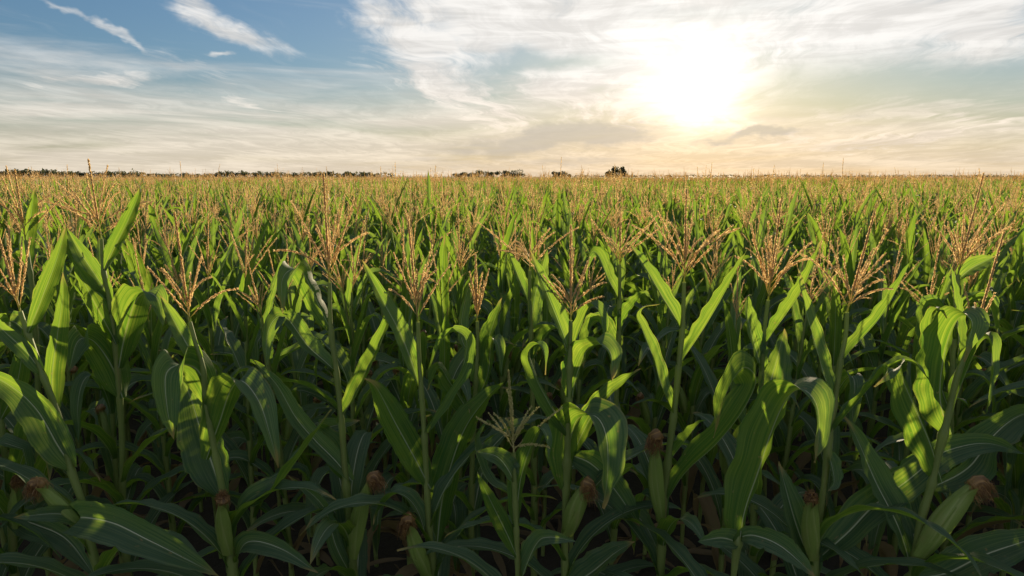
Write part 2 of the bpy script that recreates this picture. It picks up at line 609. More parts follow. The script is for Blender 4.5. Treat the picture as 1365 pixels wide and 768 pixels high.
def tube_shape(C, rad, sides=8):
    n = len(C)
    T = tangents(C)
    ref = np.array([0.0, 1.0, 0.0]) if abs(T[0, 1]) < 0.9 else np.array([1.0, 0, 0])
    A = unit(np.cross(T, np.cross(ref[None, :], T)))
    B = np.cross(T, A)
    a = np.linspace(0, 2 * math.pi, sides, endpoint=False)
    rad = np.broadcast_to(np.asarray(rad, float), (n,))
    V = C[:, None, :] + rad[:, None, None] * (A[:, None, :] * np.cos(a)[None, :, None] + B[:, None, :] * np.sin(a)[None, :, None])
    U = np.stack([np.broadcast_to(a / 6.2832, (n, sides)), np.broadcast_to(np.linspace(0, 1, n)[:, None], (n, sides))], -1)
    return V.reshape(-1, 3), grid_quads(n, sides, True), U.reshape(-1, 2)


def stalk_shape(C, nodes_z, r_low=0.017, r_top=0.0082, n=70):
    """round stalk with swollen nodes and the leaf sheaths widening below each collar"""
    P = smooth_path(C, n)
    z = P[:, 2]
    f = np.clip((z - 0.2) / (max(z.max(), .5) - 0.2), 0, 1)
    rad = r_low + (r_top - r_low) * f ** 1.4
    for zn in nodes_z:
        d = z - zn
        rad = rad * (1 + 0.24 * np.exp(-(d / 0.010) ** 2)) + np.where((d < 0) & (d > -0.16), 0.0034 * (1 + d / 0.16), 0)
    return tube_shape(P, rad, 9)


def spikelets(C, seed, step=0.0065, size=0.0085, both=3, v0=0.0):
    """the little hanging spikelets that cover one branch of a tassel"""
    rs = np.random.default_rng(seed)
    L = np.linalg.norm(np.diff(C, axis=0), axis=1).sum()
    n = max(4, int(L / step))
    P = smooth_path(C, n)
    T = tangents(P)
    Vs, Qs, Us = [], [], []
    sq = np.array([[0, 1, 2, 3]])
    k = 0
    for i in range(n):
        fr = i / max(1, n - 1)
        for b in range(both):
            a = rs.random() * 6.283
            ref = np.array([math.cos(a), math.sin(a), 0.3 * rs.normal()])
            side = unit(np.cross(T[i], ref))
            d = unit(T[i] * (1.0 + .5 * rs.random()) + side * (0.30 + .32 * rs.random()))
            w = unit(np.cross(d, ref)) * size * 0.20
            w2 = np.cross(d, unit(w)) * size * 0.20
            ln = size * (0.8 + 0.5 * rs.random()) * (1 - 0.35 * fr)
            o = P[i] + side * 0.0008
            m_ = o + d * ln * 0.5
            tip = o + d * ln
            Vs += [o, m_ + w, tip, m_ - w, m_ + w2, m_ - w2]
            Qs += [[k, k + 1, k + 2, k + 3], [k, k + 4, k + 2, k + 5]]
            u = rs.random()
            Us += [[u, v0 + (1 - v0) * fr]] * 6
            k += 6
    return np.array(Vs), np.array(Qs), np.array(Us)


def branch_path(direction, length, sag, n=7):
    d = unit(np.asarray(direction, float))
    s = np.linspace(0, 1, n)[:, None]
    P = d * length * s
    P[:, 2] -= sag * length * s[:, 0] ** 2.2
    k = math.sin(length * 997.0) * 0.10 * length
    P[:, 0] += k * d[1] * s[:, 0] ** 2
    P[:, 1] -= k * d[0] * s[:, 0] ** 2
    return P


def tassel_parts(seed, spike=0.24, nb=10, blen=0.2, spread=35, lean=(0, 0), rach=0.10, tipvec=None):
    """list of (kind, path) for one tassel with its foot at the origin"""
    rs = np.random.default_rng(seed)
    axis = unit(np.array([lean[0], lean[1], 1.0]))
    if tipvec is not None:
        axis, spike = unit(tipvec), np.linalg.norm(tipvec) - rach
    out = [('spike', np.stack([axis * t for t in np.linspace(0, rach + spike, 8)]) + np.array([0, 0, 0.]))]
    for i in range(nb):
        a = i * 2.399 + rs.random() * 0.9
        sp = R(spread * (0.45 + 0.8 * rs.random()))
        d = np.array([math.sin(sp) * math.cos(a), math.sin(sp) * math.sin(a), math.cos(sp)]) + axis * np.array([1, 1, 0]) * 0.6
        base = axis * rach * (0.15 + 0.85 * i / max(1, nb - 1))
        L = blen * (0.65 + 0.5 * rs.random()) * (1.1 - 0.35 * i / nb)
        out.append(('branch', branch_path(d, L, 0.02 + 0.34 * rs.random() ** 1.6 * (sp > R(24))) + base))
    return out


# ------------------------------------------------------------------ ground
def plane_mesh(name, x0, x1, y0, y1, z, mat, nx=2, ny=2):
    xs, ys = np.linspace(x0, x1, nx), np.linspace(y0, y1, ny)
    V = np.stack([np.tile(xs, ny), np.repeat(ys, nx), np.full(nx * ny, z)], 1)
    s = Shape().put(V, grid_quads(ny, nx), np.stack([V[:, 0], V[:, 1]], 1))
    return link(name, make_mesh(name, s, [mat]))


gnd = plane_mesh('ground', -6000, 6000, -300, 9000, 0.0, M_SOIL)
gnd['kind'] = 'structure'
gnd['label'] = 'dark bare soil under the standing corn'


# ------------------------------------------------------------------ hero corn plants (front of the field)
GROUP_FRONT = 'corn plants standing along the front of the field'


def tag(o, label, cat, group=None, kind=None):
    o['label'] = label
    o['category'] = cat
    if group:
        o['group'] = group
    if kind:
        o['kind'] = kind


def plant_root(x, y, name='corn_plant'):
    e = bpy.data.objects.new(name, None)
    COL.objects.link(e)
    e.location = (x, y, 0)
    e.empty_display_size = 0.2
    return e


def add_tassel(root, foot, seed, mat=None, step=0.0062, size=0.0125, **kw):
    """tassel part with each branch a sub-part"""
    mat = mat or M_TASSEL
    parts = tassel_parts(seed, **kw)
    me = Shape()
    C = parts[0][1]
    me.put(*tube_shape(C, np.linspace(0.0036, 0.0012, len(C)), 6))
    rach = kw.get('rach', 0.1)
    k0 = rach / np.linalg.norm(C[-1])
    top = np.stack([C[0] + (C[-1] - C[0]) * t for t in np.linspace(k0 * 0.9, 1, 8)])
    V, Q, U = spikelets(top, seed + 1, step * 0.72, size * 1.1, 4, 0.2)
    me.put(V, Q, U)
    t = link('tassel', make_mesh('tassel', me, [mat]), root, foot)
    for i, (kind, P) in enumerate(parts[1:]):
        b = Shape()
        b.put(*tube_shape(P, np.linspace(0.0018, 0.0007, len(P)), 5))
        V, Q, U = spikelets(smooth_path(P[1:], 8), seed * 7 + i, step, size, 3, 0.12)
        b.put(V, Q, U)
        link('tassel_branch', make_mesh('tassel_branch', b, [mat]), t)
    return t


def husk_shape(base, tip, rad, seed, bend=0.0):
    rs = np.random.default_rng(seed)
    base, tip = np.asarray(base, float), np.asarray(tip, float)
    d = tip - base
    L = np.linalg.norm(d)
    side = unit(np.cross(d, np.array([0, 1.0, 0])))
    n, m = 22, 24
    s = np.linspace(0, 1, n)
    C = base + d * s[:, None] + side * (bend * L * np.sin(s * math.pi))[:, None]
    prof = np.interp(s, [0, .08, .3, .5, .72, .9, 1], [.40, .68, .96, 1, .80, .50, .30])
    T = tangents(C)
    A = unit(np.cross(T, np.array([0, 1.0, 0.1])))
    B = np.cross(T, A)
    a = np.linspace(0, 6.28318, m, endpoint=False)
    saw = ((a[None, :] / 6.28318 * 4 + s[:, None] * 0.55 + rs.random()) % 1.0)
    rr = rad * prof[:, None] * (0.86 + 0.22 * saw) + rad * 0.012 * np.sin(a * 12)[None, :]
    V = C[:, None, :] + rr[..., None] * (A[:, None, :] * np.cos(a)[None, :, None] + B[:, None, :] * np.sin(a)[None, :, None])
    U = np.stack([np.broadcast_to(a / 6.28318, (n, m)), np.broadcast_to(s[:, None], (n, m))], -1)
    return V.reshape(-1, 3), grid_quads(n, m, True), U.reshape(-1, 2)


def silk_shape(origin, axis, hang, size, seed, count=230):
    """tuft of silk: a dense matted head at the ear tip with fine strands curling off and drooping"""
    rs = np.random.default_rng(seed)
    axis = unit(np.asarray(axis, float))
    hang = np.asarray(hang, float)
    sh = Shape()
    n = 8
    s = np.linspace(0, 1, n)
    o0 = np.asarray(origin) - axis * size * 0.12
    C = smooth_path([o0 - axis * size * .15, o0 + axis * size * .25 + hang * size * .10, o0 + axis * size * .38 + hang * size * .55, o0 + axis * size * .30 + hang * size * 1.0], 10)
    rr = size * np.array([.20, .30, .36, .38, .36, .33, .28, .22, .15, .05]) * (1 + .12 * rs.normal(size=10))
    V, Q, U = tube_shape(C, rr, 12)
    V = V + rs.normal(size=V.shape) * size * 0.025
    sh.put(V, Q, np.stack([U[:, 0], .35 + .6 * U[:, 1]], 1))
    for i in range(count * 2):
        k = rs.random() ** 1.2
        ci = C[int(k * 7)]
        d = unit(rs.normal(size=3) + axis * (.9 - k))
        L = size * (0.45 + 0.55 * rs.random())
        o = ci + d * size * 0.20
        curl = unit(rs.normal(size=3)) * L * .22
        P = o + d * (L * 0.26 * np.sin(s * 2.4))[:, None] + (hang * L * 1.0)[None, :] * (s ** 1.5)[:, None] + curl[None, :] * np.sin(s * 4 + rs.random() * 3)[:, None] * s[:, None]
        T = tangents(P)
        w = unit(np.cross(T, rs.normal(size=3))) * (0.0010 * (1 - .4 * s))[:, None]
        V = np.stack([P - w, P + w], 1).reshape(-1, 3)
        U = np.stack([np.full(2 * n, rs.random()), np.repeat(np.clip(s * .5 + k * .6, 0, 1), 2)], 1)
        sh.put(V, grid_quads(n, 2), U)
    return sh


def add_ear(root, base, tip, rad, seed, hang=(0, 0, -0.6), silk=0.055, count=230, bend=0.05):
    s = Shape().put(*husk_shape(base, tip, rad, seed, bend))
    # one small husk blade that stands off the side
    base, tip = np.asarray(base), np.asarray(tip)
    e = link('ear', make_mesh('ear', s, [M_HUSK]), root)
    for j_, tn in enumerate((2.2 + seed % 3 * .5, 4.3 + seed % 2 * .6)):
        hb = Shape().put(*husk_blade(base, base + (tip - base) * (0.98 if j_ else 0.80), rad, seed + j_, tn))
        link('husk_leaf', make_mesh('husk_leaf', hb, [M_HUSK]), e)
    sk = silk_shape(tip, tip - base, hang, silk, seed + 5, count)
    link('silk', make_mesh('silk', sk, [M_SILK]), e)
    return e


def auto_leaf_path(z0, azim, length, e0, droop, power, kink=None, n=22, base=(0, 0), sway=0.0):
    """centre line of a leaf that leaves the stalk at bearing azim and bends over"""
    s = np.linspace(0, 1, n)
    e = e0 - droop * s ** power
    if kink:
        e = e - kink[1] / (1 + np.exp(-(s - kink[0]) * 28))
    e = np.maximum(e, R(-86))
    a = azim + sway * s ** 1.5
    ds = length / (n - 1)
    st = np.stack([np.cos(e) * np.cos(a), np.cos(e) * np.sin(a), np.sin(e)], 1) * ds
    P = np.vstack([[0, 0, 0], np.cumsum(st[:-1], axis=0)])
    return P + np.array([base[0], base[1], z0])


def wref_for(azim, twist, n):
    s = np.linspace(0, 1, n)
    w0 = np.array([-math.sin(azim), math.cos(azim), 0])
    up = np.array([0, 0, 1.0])
    a = twist * s
    return w0[None, :] * np.cos(a)[:, None] + up[None, :] * np.sin(a)[:, None]


V_ = (0.0, 0.55, 1.0)            # width runs mostly upwards (a leaf shown broadside while it runs sideways)


def husk_blade(base, tip, rad, seed, turn):
    """an outer husk leaf lying along the ear with a loose end"""
    rs = np.random.default_rng(seed)
    base, tip = np.asarray(base, float), np.asarray(tip, float)
    d = tip - base
    A = unit(np.cross(d, np.array([0, 1.0, 0.1])))
    Bv = unit(np.cross(d, A))
    out = -(A * math.cos(turn) + Bv * math.sin(turn))
    w = np.cross(unit(d), out)
    P = [base + d * t + out * rad * r for t, r in ((0.0, .55), (.25, 1.05), (.5, 1.12), (.72, 1.02), (.88, .95), (1.0, 1.15 + .5 * rs.random()))]
    C = smooth_path(P, 20)
    T = tangents(C)
    n, M = 20, 9
    s_ = np.linspace(0, 1, n)
    half = rad * np.interp(s_, [0, .3, .6, .85, 1], [.7, 1.15, 1.05, .6, .03])
    q = np.linspace(-1, 1, M)[None, :]
    ph = (half / rad)[:, None] * q
    V = C[:, None, :] + (w * rad * 1.04)[None, None, :] * np.sin(ph)[..., None] - (out * rad * 1.04)[None, None, :] * (1 - np.cos(ph))[..., None]
    U = np.stack([np.broadcast_to((q + 1) / 8 + .3, (n, M)), np.broadcast_to(s_[:, None], (n, M))], -1)
    return V.reshape(-1, 3), grid_quads(n, M), U.reshape(-1, 2)


def hero(label, Y, stalk, leaves, tassel=None, ears=(), r_low=0.017, low=6, group=GROUP_FRONT, young=False, seed=1, lowz=(0.40, 1.15)):
    k = Y / FPX
    S = [at(px, py, Y) for px, py in stalk]
    bx = S[-1][0] + (S[-1][0] - S[0][0]) * 0.12
    root = plant_root(bx, Y)
    B = np.array([bx, Y, 0.0])
    pts = [p - B for p in S] + [np.array([0.0, 0.0, 0.0])]
    if pts[-2][2] > 0.5:
        pts.insert(-1, np.array([pts[-2][0] * 0.35, 0, pts[-2][2] * 0.5]))
    nodes = []
    for i, lf in enumerate(leaves):
        P, w, phi = lf[0], lf[1], lf[2]
        d = lf[3] if len(lf) > 3 else -0.05
        phi2 = lf[4] if len(lf) > 4 else phi
        m = len(P)
        L = []
        for j, q in enumerate(P):
            extra = q[2] if len(q) > 2 else d * (j / (m - 1)) ** 1.2
            L.append(at(q[0], q[1], Y + extra) - B)
        C = smooth_path(L, 44)
        nodes.append(C[0][2])
        sN = np.linspace(0, 1, 44)[:, None]
        if isinstance(phi, tuple):
            wr = np.broadcast_to(np.array(phi), (44, 3))
            if isinstance(phi2, tuple):
                wr = np.array(phi) * (1 - sN) + np.array(phi2) * sN
        else:
            a = np.radians(phi + (phi2 - phi) * sN)
            wr = np.concatenate([np.cos(a), np.sin(a), 0 * a], 1)
        sh = Shape().put(*leaf_shape(C, wr, w * k * (0.83 if w < 37 and not isinstance(phi, tuple) else 1.06), 11, 0.070, 1.9, 0.50, seed * 31 + i, 0.011, 0.52))
        link('leaf', make_mesh('leaf', sh, [M_LEAF]), root)
    rs = np.random.default_rng(seed + 90)
    a0 = rs.random() * 6.28
    for j in range(low):
        z0 = lowz[0] + (lowz[1] - lowz[0]) * (j + rs.random() * .5) / max(1, low)
        az_ = a0 + math.pi * j + rs.normal() * 0.4
        L = 0.58 + 0.26 * rs.random()
        bx_ = np.interp(z0, [p[2] for p in pts][::-1], [p[0] for p in pts][::-1])
        P = auto_leaf_path(z0, az_, L, R(55 + 15 * rs.random()), R(80 + 40 * rs.random()), 1.3, None, 30, (bx_, 0))
        sh = Shape().put(*leaf_shape(P, wref_for(az_, 0.4 * rs.normal(), 30), 0.088 + .022 * rs.random(), 9, 0.08, 1.7, .5, seed * 17 + j))
        dry = j == 0 and rs.random() < 0.7
        lo_ = link('leaf', make_mesh('leaf', sh, [M_DRY if dry else M_LEAF]), root)
        if dry:
            lo_['label'] = 'withered brown lower leaf'
        nodes.append(z0)
    st = Shape().put(*stalk_shape(pts[::-1], nodes, r_low))
    link('stalk', make_mesh('stalk', st, [M_STALK]), root)
    if tassel:
        kw = dict(tassel)
        foot = pts[0]
        if 'tip' in kw:
            kw['tipvec'] = at(*kw.pop('tip'), Y) - B - foot
        kw['blen'] *= 1.25
        kw['spread'] *= 0.95 + 0.45 * rs.random()
        add_tassel(root, foot, seed * 13 + 5, M_YTASSEL if young else M_TASSEL, **kw)
    for j, (b, t, wpx, hang, silk) in enumerate(ears):
        add_ear(root, at(b[0], b[1], Y - 0.03) - B, at(t[0], t[1], Y - 0.06) - B, wpx * k * 0.34, seed * 3 + j, hang, silk * k * 0.95)
    root['label'], root['category'] = label, 'corn plant'
    root['group'] = group
    HEROES.append((bx, Y))
    return root


HEROES = []
GROUP_BACK = 'corn plants standing behind the front row'

hero('leaning corn plant near the left end of the front, its tassel cut by the frame', 2.50,
     [(27, 415), (37, 445), (58, 502), (76, 551), (94, 624), (112, 678), (122, 730), (138, 790)],
     [([(38, 443), (55, 400), (76, 345), (89, 298)], 26, 25, .05),
      ([(58, 501), (36, 470), (0, 436), (-30, 400)], 26, 30, -.05),
      ([(74, 553), (69, 505), (76, 450), (83, 400), (84, 362)], 31, 15, .03),
      ([(97, 625), (76, 592), (48, 545), (10, 512), (-40, 490)], 42, (0.6, 0.35, 0.6), -.12),
      ([(119, 702), (108, 690, -.10), (150, 697, -.22), (196, 719, -.26), (242, 742, -.25), (292, 768, -.2)], 46, V_),
      ([(118, 697), (78, 685, -.08), (18, 690, -.15)], 22, V_)],
     dict(tip=(-6, 300), spike=0.26, nb=7, blen=0.24, spread=28, lean=(-0.30, 0.0), rach=0.07),
     [((112, 704), (54, 642), 30, (-.25, -.1, -.75), 28)], seed=3, r_low=0.018)

hero('corn plant with two ears of rusty silk at the far left edge of the front', 2.75,
     [(-12, 470), (-2, 540), (8, 620), (16, 700), (20, 780)],
     [([(0, 560), (20, 520), (30, 470), (34, 430)], 30, 30, 0),
      ([(12, 660), (30, 610), (44, 560), (62, 575), (66, 640)], 34, 55, -.08),
      ([(14, 690), (50, 700), (90, 720), (128, 770)], 36, (0.1, 0.6, 1.0), -.15)],
     None, [((24, 712), (24, 640), 24, (0, -.1, -.3), 22)], seed=4)

hero('corn plant with a spread tassel, golden-silked upright ear and hooked drooping leaf', 2.60,
     [(253, 429), (262, 462), (270, 489), (276, 541), (288, 610), (294, 640), (303, 700), (312, 775)],
     [([(269, 488), (250, 460), (228, 420), (213, 393)], 28, 35, 0),
      ([(279, 540), (274, 512), (260, 491, -.03), (238, 487, -.08), (221, 500, -.13), (223, 545, -.16), (232, 586, -.16)], 42, 40, 0),
      ([(274, 611), (292, 565), (306, 524, -.03), (322, 508, -.10), (345, 535, -.18), (360, 580, -.22), (371, 624, -.22)], 44, 38, 0),
      ([(299, 662, .03), (287, 630, .08), (267, 572, .14), (253, 527, .17), (238, 500, .19)], 56, 8, 0),
      ([(304, 742), (316, 692), (336, 668), (368, 650), (402, 605), (442, 546)], 32, (0.5, 0.5, 0.7), .05),
      ([(312, 748), (332, 722), (376, 732), (424, 764)], 28, V_, -.15)],
     dict(tip=(233, 285), spike=0.30, nb=9, blen=0.25, spread=42, lean=(-0.14, -0.02), rach=0.09),
     [((304, 738), (297, 664), 30, (0, -.05, .05), 24)], seed=5, r_low=0.018)

hero('tall corn plant whose thin tassel spike reaches the horizon left of centre', 2.80,
     [(439, 376), (441, 440), (448, 492), (455, 560), (460, 632), (466, 693), (472, 775)],
     [([(441, 441), (424, 405), (405, 366), (390, 359, -.06), (376, 374, -.12), (377, 418, -.14)], 34, 38, 0),
      ([(448, 493), (412, 463), (382, 424), (364, 428, -.05), (355, 455, -.1), (356, 494, -.12)], 32, 42, 0),
      ([(450, 562), (470, 530), (490, 490), (512, 440), (530, 388)], 28, 40, 0),
      ([(470, 641), (446, 613), (420, 587), (394, 556), (368, 512), (335, 478)], 32, 35, -.05),
      ([(468, 768), (448, 728), (430, 674), (384, 634)], 26, 20, -.05),
      ([(463, 705), (452, 690, .1), (425, 655, .2), (420, 640, .25)], 30, 15),
      ([(462, 640, .05), (440, 595, .12), (424, 575, .2), (480, 560, .3)], 34, V_)],
     dict(tip=(431, 232), spike=0.34, nb=13, blen=0.27, spread=38, lean=(-0.05, 0), rach=0.10),
     [((472, 742), (497, 636), 32, (.25, -.05, -.6), 27)], seed=6, r_low=0.018)

hero('corn plant with thick tassel spike, looped leaf and silk hanging over its low ear', 2.75,
     [(557, 429), (559, 485), (562, 526), (566, 588), (569, 650), (572, 707), (578, 780)],
     [([(561, 517), (536, 450), (512, 404), (482, 346)], 30, 32, 0),
      ([(564, 582), (590, 534), (613, 497), (622, 468), (619, 448, -.03), (604, 442, -.07), (588, 456, -.1), (569, 497, -.12)], 26, 50, 0),
      ([(573, 650), (554, 613), (527, 564), (502, 517), (486, 505)], 40, (0.85, 0.3, 0.4), -.12),
      ([(582, 724, .03), (592, 655, .08), (617, 577, .12), (649, 530, .15), (673, 508, .16)], 48, 20, 0),
      ([(574, 740), (556, 680), (530, 658), (505, 680), (498, 700)], 30, 60, -.1)],
     dict(tip=(544, 290), spike=0.28, nb=9, blen=0.24, spread=26, lean=(-0.09, 0), rach=0.10),
     [((569, 768), (546, 692), 31, (-.2, -.1, -.75), 26)], seed=7, r_low=0.0165)

hero('short young corn plant with a small yellow-green tassel in the middle of the front', 2.45,
     [(685, 603), (686, 650), (688, 700), (691, 785)],
     [([(688, 704), (694, 640), (710, 590), (721, 571, -.04), (729, 582, -.09), (732, 612, -.11)], 34, 30, 0),
      ([(686, 640), (664, 610), (634, 602)], 27, (0.3, 0.5, 0.8), -.08),
      ([(689, 742), (676, 712), (656, 672), (636, 630)], 30, 15, -.06),
      ([(692, 778), (714, 727), (732, 716), (768, 722)], 28, V_, -.1),
      ([(685, 660, .05), (650, 640, .12), (633, 590, .15), (648, 561, .18), (658, 568, .2)], 24, 60)],
     dict(tip=(678, 496), spike=0.19, nb=13, blen=0.19, spread=42, lean=(-0.04, 0), rach=0.07, step=0.0075, size=0.0135),
     [], seed=8, young=True, low=4, r_low=0.011, lowz=(.35, .85))

hero('corn plant with long straight tassel spike and broad leaf folded over its dark silk', 2.70,
     [(761, 427), (760, 463), (759, 520), (757, 580), (755, 642), (753, 707), (753, 780)],
     [([(759, 465), (738, 412), (716, 358), (706, 333)], 29, 30, 0),
      ([(760, 530), (769, 500), (781, 470), (800, 459, -.05), (815, 474, -.12), (815, 508, -.14)], 38, 38, 0),
      ([(757, 582), (735, 543), (715, 505), (705, 475), (713, 460, -.05), (725, 466, -.1), (727, 500, -.12)], 26, 45, 0),
      ([(755, 652), (758, 608), (764, 572), (774, 556, -.06), (795, 556, -.14), (808, 582, -.22), (810, 630, -.25), (804, 678, -.25)], 54, 28, 0),
      ([(761, 480, .1), (776, 432, .15), (790, 408, .15), (802, 424, .12), (804, 462, .12)], 28, 45),
      ([(757, 605, .05), (790, 620, .1), (822, 656, .1), (853, 702, .08)], 42, (0.5, 0.3, 0.9)),
      ([(760, 612, .05), (788, 556, .12), (816, 520, .15), (855, 491, .18)], 36, 20),
      ([(755, 785), (790, 762), (820, 737), (846, 722)], 38, (0.3, 0.5, 0.9), -.1)],
     dict(tip=(761, 302), spike=0.27, nb=9, blen=0.24, spread=33, lean=(0.0, 0), rach=0.08),
     [((756, 712), (782, 645), 31, (.1, -.15, -.75), 26)], seed=9)

hero('corn plant with two bright upright leaves forming a V and brown-silked ear', 2.75,
     [(912, 376), (910, 434), (905, 485), (899, 546), (891, 610), (884, 672), (880, 780)],
     [([(909, 436), (887, 402), (861, 358), (838, 323)], 28, 35, 0),
      ([(903, 487), (931, 449), (960, 401), (996, 333)], 31, 35, .05),
      ([(901, 553), (884, 520), (872, 480), (857, 441), (848, 420), (858, 408), (880, 405)], 28, 45, -.05),
      ([(890, 617), (910, 592), (930, 566), (942, 560)], 26, 30),
      ([(887, 664), (915, 628), (955, 592), (990, 548), (1008, 508, .02), (992, 490, -.08), (970, 520, -.15), (951, 584, -.18)], 50, 42, 0),
      ([(882, 700), (862, 660), (852, 690), (845, 740)], 26, 50, .15)],
     dict(tip=(915, 254), spike=0.30, nb=14, blen=0.25, spread=36, lean=(0.02, 0), rach=0.10),
     [((881, 694), (875, 582), 26, (-.2, -.1, -.75), 26)], seed=10, r_low=0.020)

hero('corn plant showing no tassel, with one very broad folded leaf', 2.32,
     [(984, 712), (981, 740), (975, 800)],
     [([(983, 722), (993, 680), (1010, 632), (1030, 572), (1049, 532), (1069, 519, -.07), (1088, 538, -.15), (1092, 575, -.19), (1086, 617, -.2)], 62, 20, 0),
      ([(984, 716), (1006, 714), (1042, 729), (1088, 770)], 30, V_, -.12),
      ([(982, 722), (960, 717), (930, 722)], 27, V_, -.1)],
     None, [], seed=11, low=4, lowz=(.4, .85))

hero('corn plant with a dense pinkish tassel and one bright leaf rising to its right', 2.95,
     [(1024, 400), (1020, 430), (1017, 462), (1014, 520), (1010, 590), (1005, 680), (1002, 780)],
     [([(1018, 458), (1045, 423), (1068, 388), (1084, 352), (1095, 320)], 29, 35, 0),
      ([(1017, 495), (1009, 470), (998, 430), (995, 398), (1004, 392)], 30, 25, -.05),
      ([(1012, 575), (1024, 520), (1038, 470), (1046, 438)], 44, 5, .1),
      ([(1010, 600), (985, 560), (975, 510), (985, 495)], 30, 40, .1)],
     dict(tip=(1041, 268), spike=0.30, nb=14, blen=0.25, spread=30, lean=(0.14, 0), rach=0.09), [], seed=12)

hero('corn plant with a slanting tassel, an upright V of leaves and a stubby ear', 2.60,
     [(1129, 416), (1127, 449), (1121, 478), (1114, 525), (1105, 588), (1099, 642), (1090, 707), (1083, 785)],
     [([(1121, 478), (1151, 449), (1181, 412), (1215, 347)], 31, 30, .05),
      ([(1117, 538), (1102, 510), (1088, 463), (1074, 412), (1062, 354)], 29, 30, 0),
      ([(1102, 582), (1130, 551), (1160, 516), (1186, 489, -.04), (1214, 483, -.1), (1240, 508, -.14)], 30, 60, 0),
      ([(1090, 745), (1132, 708), (1165, 674), (1208, 642), (1240, 616), (1262, 601), (1314, 591), (1368, 606)], 48, (0.35, 0.5, 0.9), .10),
      ([(1086, 765), (1062, 702), (1047, 650), (1038, 615)], 38, 5, .1),
      ([(1104, 600), (1112, 640), (1104, 655)], 26, 20, -.05)],
     dict(tip=(1166, 282), spike=0.33, nb=11, blen=0.24, spread=40, lean=(0.27, 0), rach=0.09),
     [((1083, 745), (1081, 662), 29, (0, -.05, -.15), 23)], seed=13)

hero('corn plant with a large outward fuzzy-silked ear near the right end of the front', 2.50,
     [(1297, 452), (1286, 476), (1275, 505), (1262, 560), (1252, 600), (1242, 645), (1226, 702), (1214, 790)],
     [([(1252, 642), (1243, 600), (1225, 555), (1207, 515), (1199, 494, -.02), (1186, 496, -.1), (1166, 516, -.15)], 44, 25, 0),
      ([(1265, 578), (1254, 536), (1256, 490), (1268, 442), (1283, 421, -.03), (1296, 432, -.1), (1284, 482, -.13)], 50, 15, 0),
      ([(1262, 545, .05), (1247, 482, .06), (1240, 428, .06), (1250, 411, .02), (1262, 425, -.02)], 34, 20),
      ([(1264, 560, .05), (1286, 502, .04), (1304, 462, .0), (1317, 452, -.06), (1322, 482, -.1), (1315, 550, -.12)], 32, 30),
      ([(1280, 480, .1), (1276, 430, .1), (1271, 390, .1), (1267, 352, .1)], 22, 25),
      ([(1224, 770), (1262, 764), (1312, 740), (1368, 721), (1410, 708)], 50, (0.2, 0.6, 0.9), -.1),
      ([(1246, 650, .15), (1292, 622, .25), (1325, 580, .3), (1357, 555, .35), (1395, 545, .4)], 52, (0.5, 0.5, 0.8)),
      ([(1218, 765, .02), (1197, 702, .06), (1167, 642, .1), (1141, 582, .12), (1123, 551, .12)], 42, 12)],
     dict(tip=(1338, 311), spike=0.24, nb=6, blen=0.14, spread=22, lean=(0.26, 0), rach=0.05),
     [((1223, 742), (1300, 643), 37, (.3, -.1, -.6), 34)], seed=14, r_low=0.019)

hero('corn plant with a tall spike above the horizon on the left, behind the front row', 3.15,
     [(135, 318), (138, 361), (146, 400), (153, 455), (159, 520), (163, 600), (165, 700)],
     [([(138, 361), (151, 333), (169, 298), (184, 262), (187, 246)], 23, 35, 0),
      ([(148, 401), (131, 373), (107, 337), (88, 303)], 30, 30, 0),
      ([(156, 458), (140, 430), (116, 385), (96, 345)], 36, 12, -.1),
      ([(158, 490), (166, 450), (180, 404, -.02), (196, 391, -.08), (211, 400, -.14), (217, 434, -.16)], 44, 32, 0),
      ([(163, 530), (150, 490), (125, 455, -.05), (104, 455, -.1), (92, 495, -.15)], 42, 40)],
     dict(tip=(118, 214), spike=0.38, nb=13, blen=0.27, spread=40, lean=(-0.10, 0), rach=0.09), [], seed=15, group=GROUP_BACK)

hero('corn plant with dark upright leaf and tassel at far left, behind the front row', 3.3,
     [(34, 320), (40, 360), (46, 420), (50, 500), (52, 640)],
     [([(40, 362), (34, 330), (41, 290), (46, 250)], 21, 20, 0),
      ([(46, 420), (66, 380), (75, 350), (90, 380)], 28, 45, -.1),
      ([(48, 460), (20, 430), (0, 440), (-15, 480)], 30, 50, -.1)],
     dict(tip=(20, 228), spike=0.32, nb=9, blen=0.24, spread=30, lean=(-0.16, 0), rach=0.09), [], seed=16, group=GROUP_BACK)

hero('corn plant with a narrow closed tassel beside two bright upright leaves', 3.15,
     [(636, 428), (637, 470), (634, 520), (630, 600), (628, 700)],
     [([(630, 508), (647, 463), (660, 425), (670, 396)], 30, 30, 0),
      ([(634, 480), (615, 450), (620, 400), (634, 360)], 20, 35, .05),
      ([(632, 540), (650, 500), (655, 455, -.03), (664, 460, -.08), (668, 500, -.1)], 30, 35),
      ([(632, 560), (600, 510), (585, 490), (570, 520)], 32, 50, -.1)],
     dict(tip=(634, 341), spike=0.24, nb=9, blen=0.16, spread=14, lean=(0.0, 0), rach=0.09), [], seed=17, group=GROUP_BACK)

hero('corn plant with a curled bright leaf left of its open tassel, behind the front row', 3.4,
     [(826, 352), (826, 398), (825, 440), (822, 520), (820, 650)],
     [([(827, 400), (811, 372), (798, 341), (788, 337, -.03), (780, 362, -.06)], 24, 40, 0),
      ([(825, 442), (842, 412), (857, 394), (870, 400)], 30, 45, 0),
      ([(824, 470), (800, 430), (786, 440), (778, 490)], 30, 45, -.1)],
     dict(tip=(828, 285), spike=0.25, nb=9, blen=0.24, spread=45, lean=(0.02, 0), rach=0.08), [], seed=18, group=GROUP_BACK)

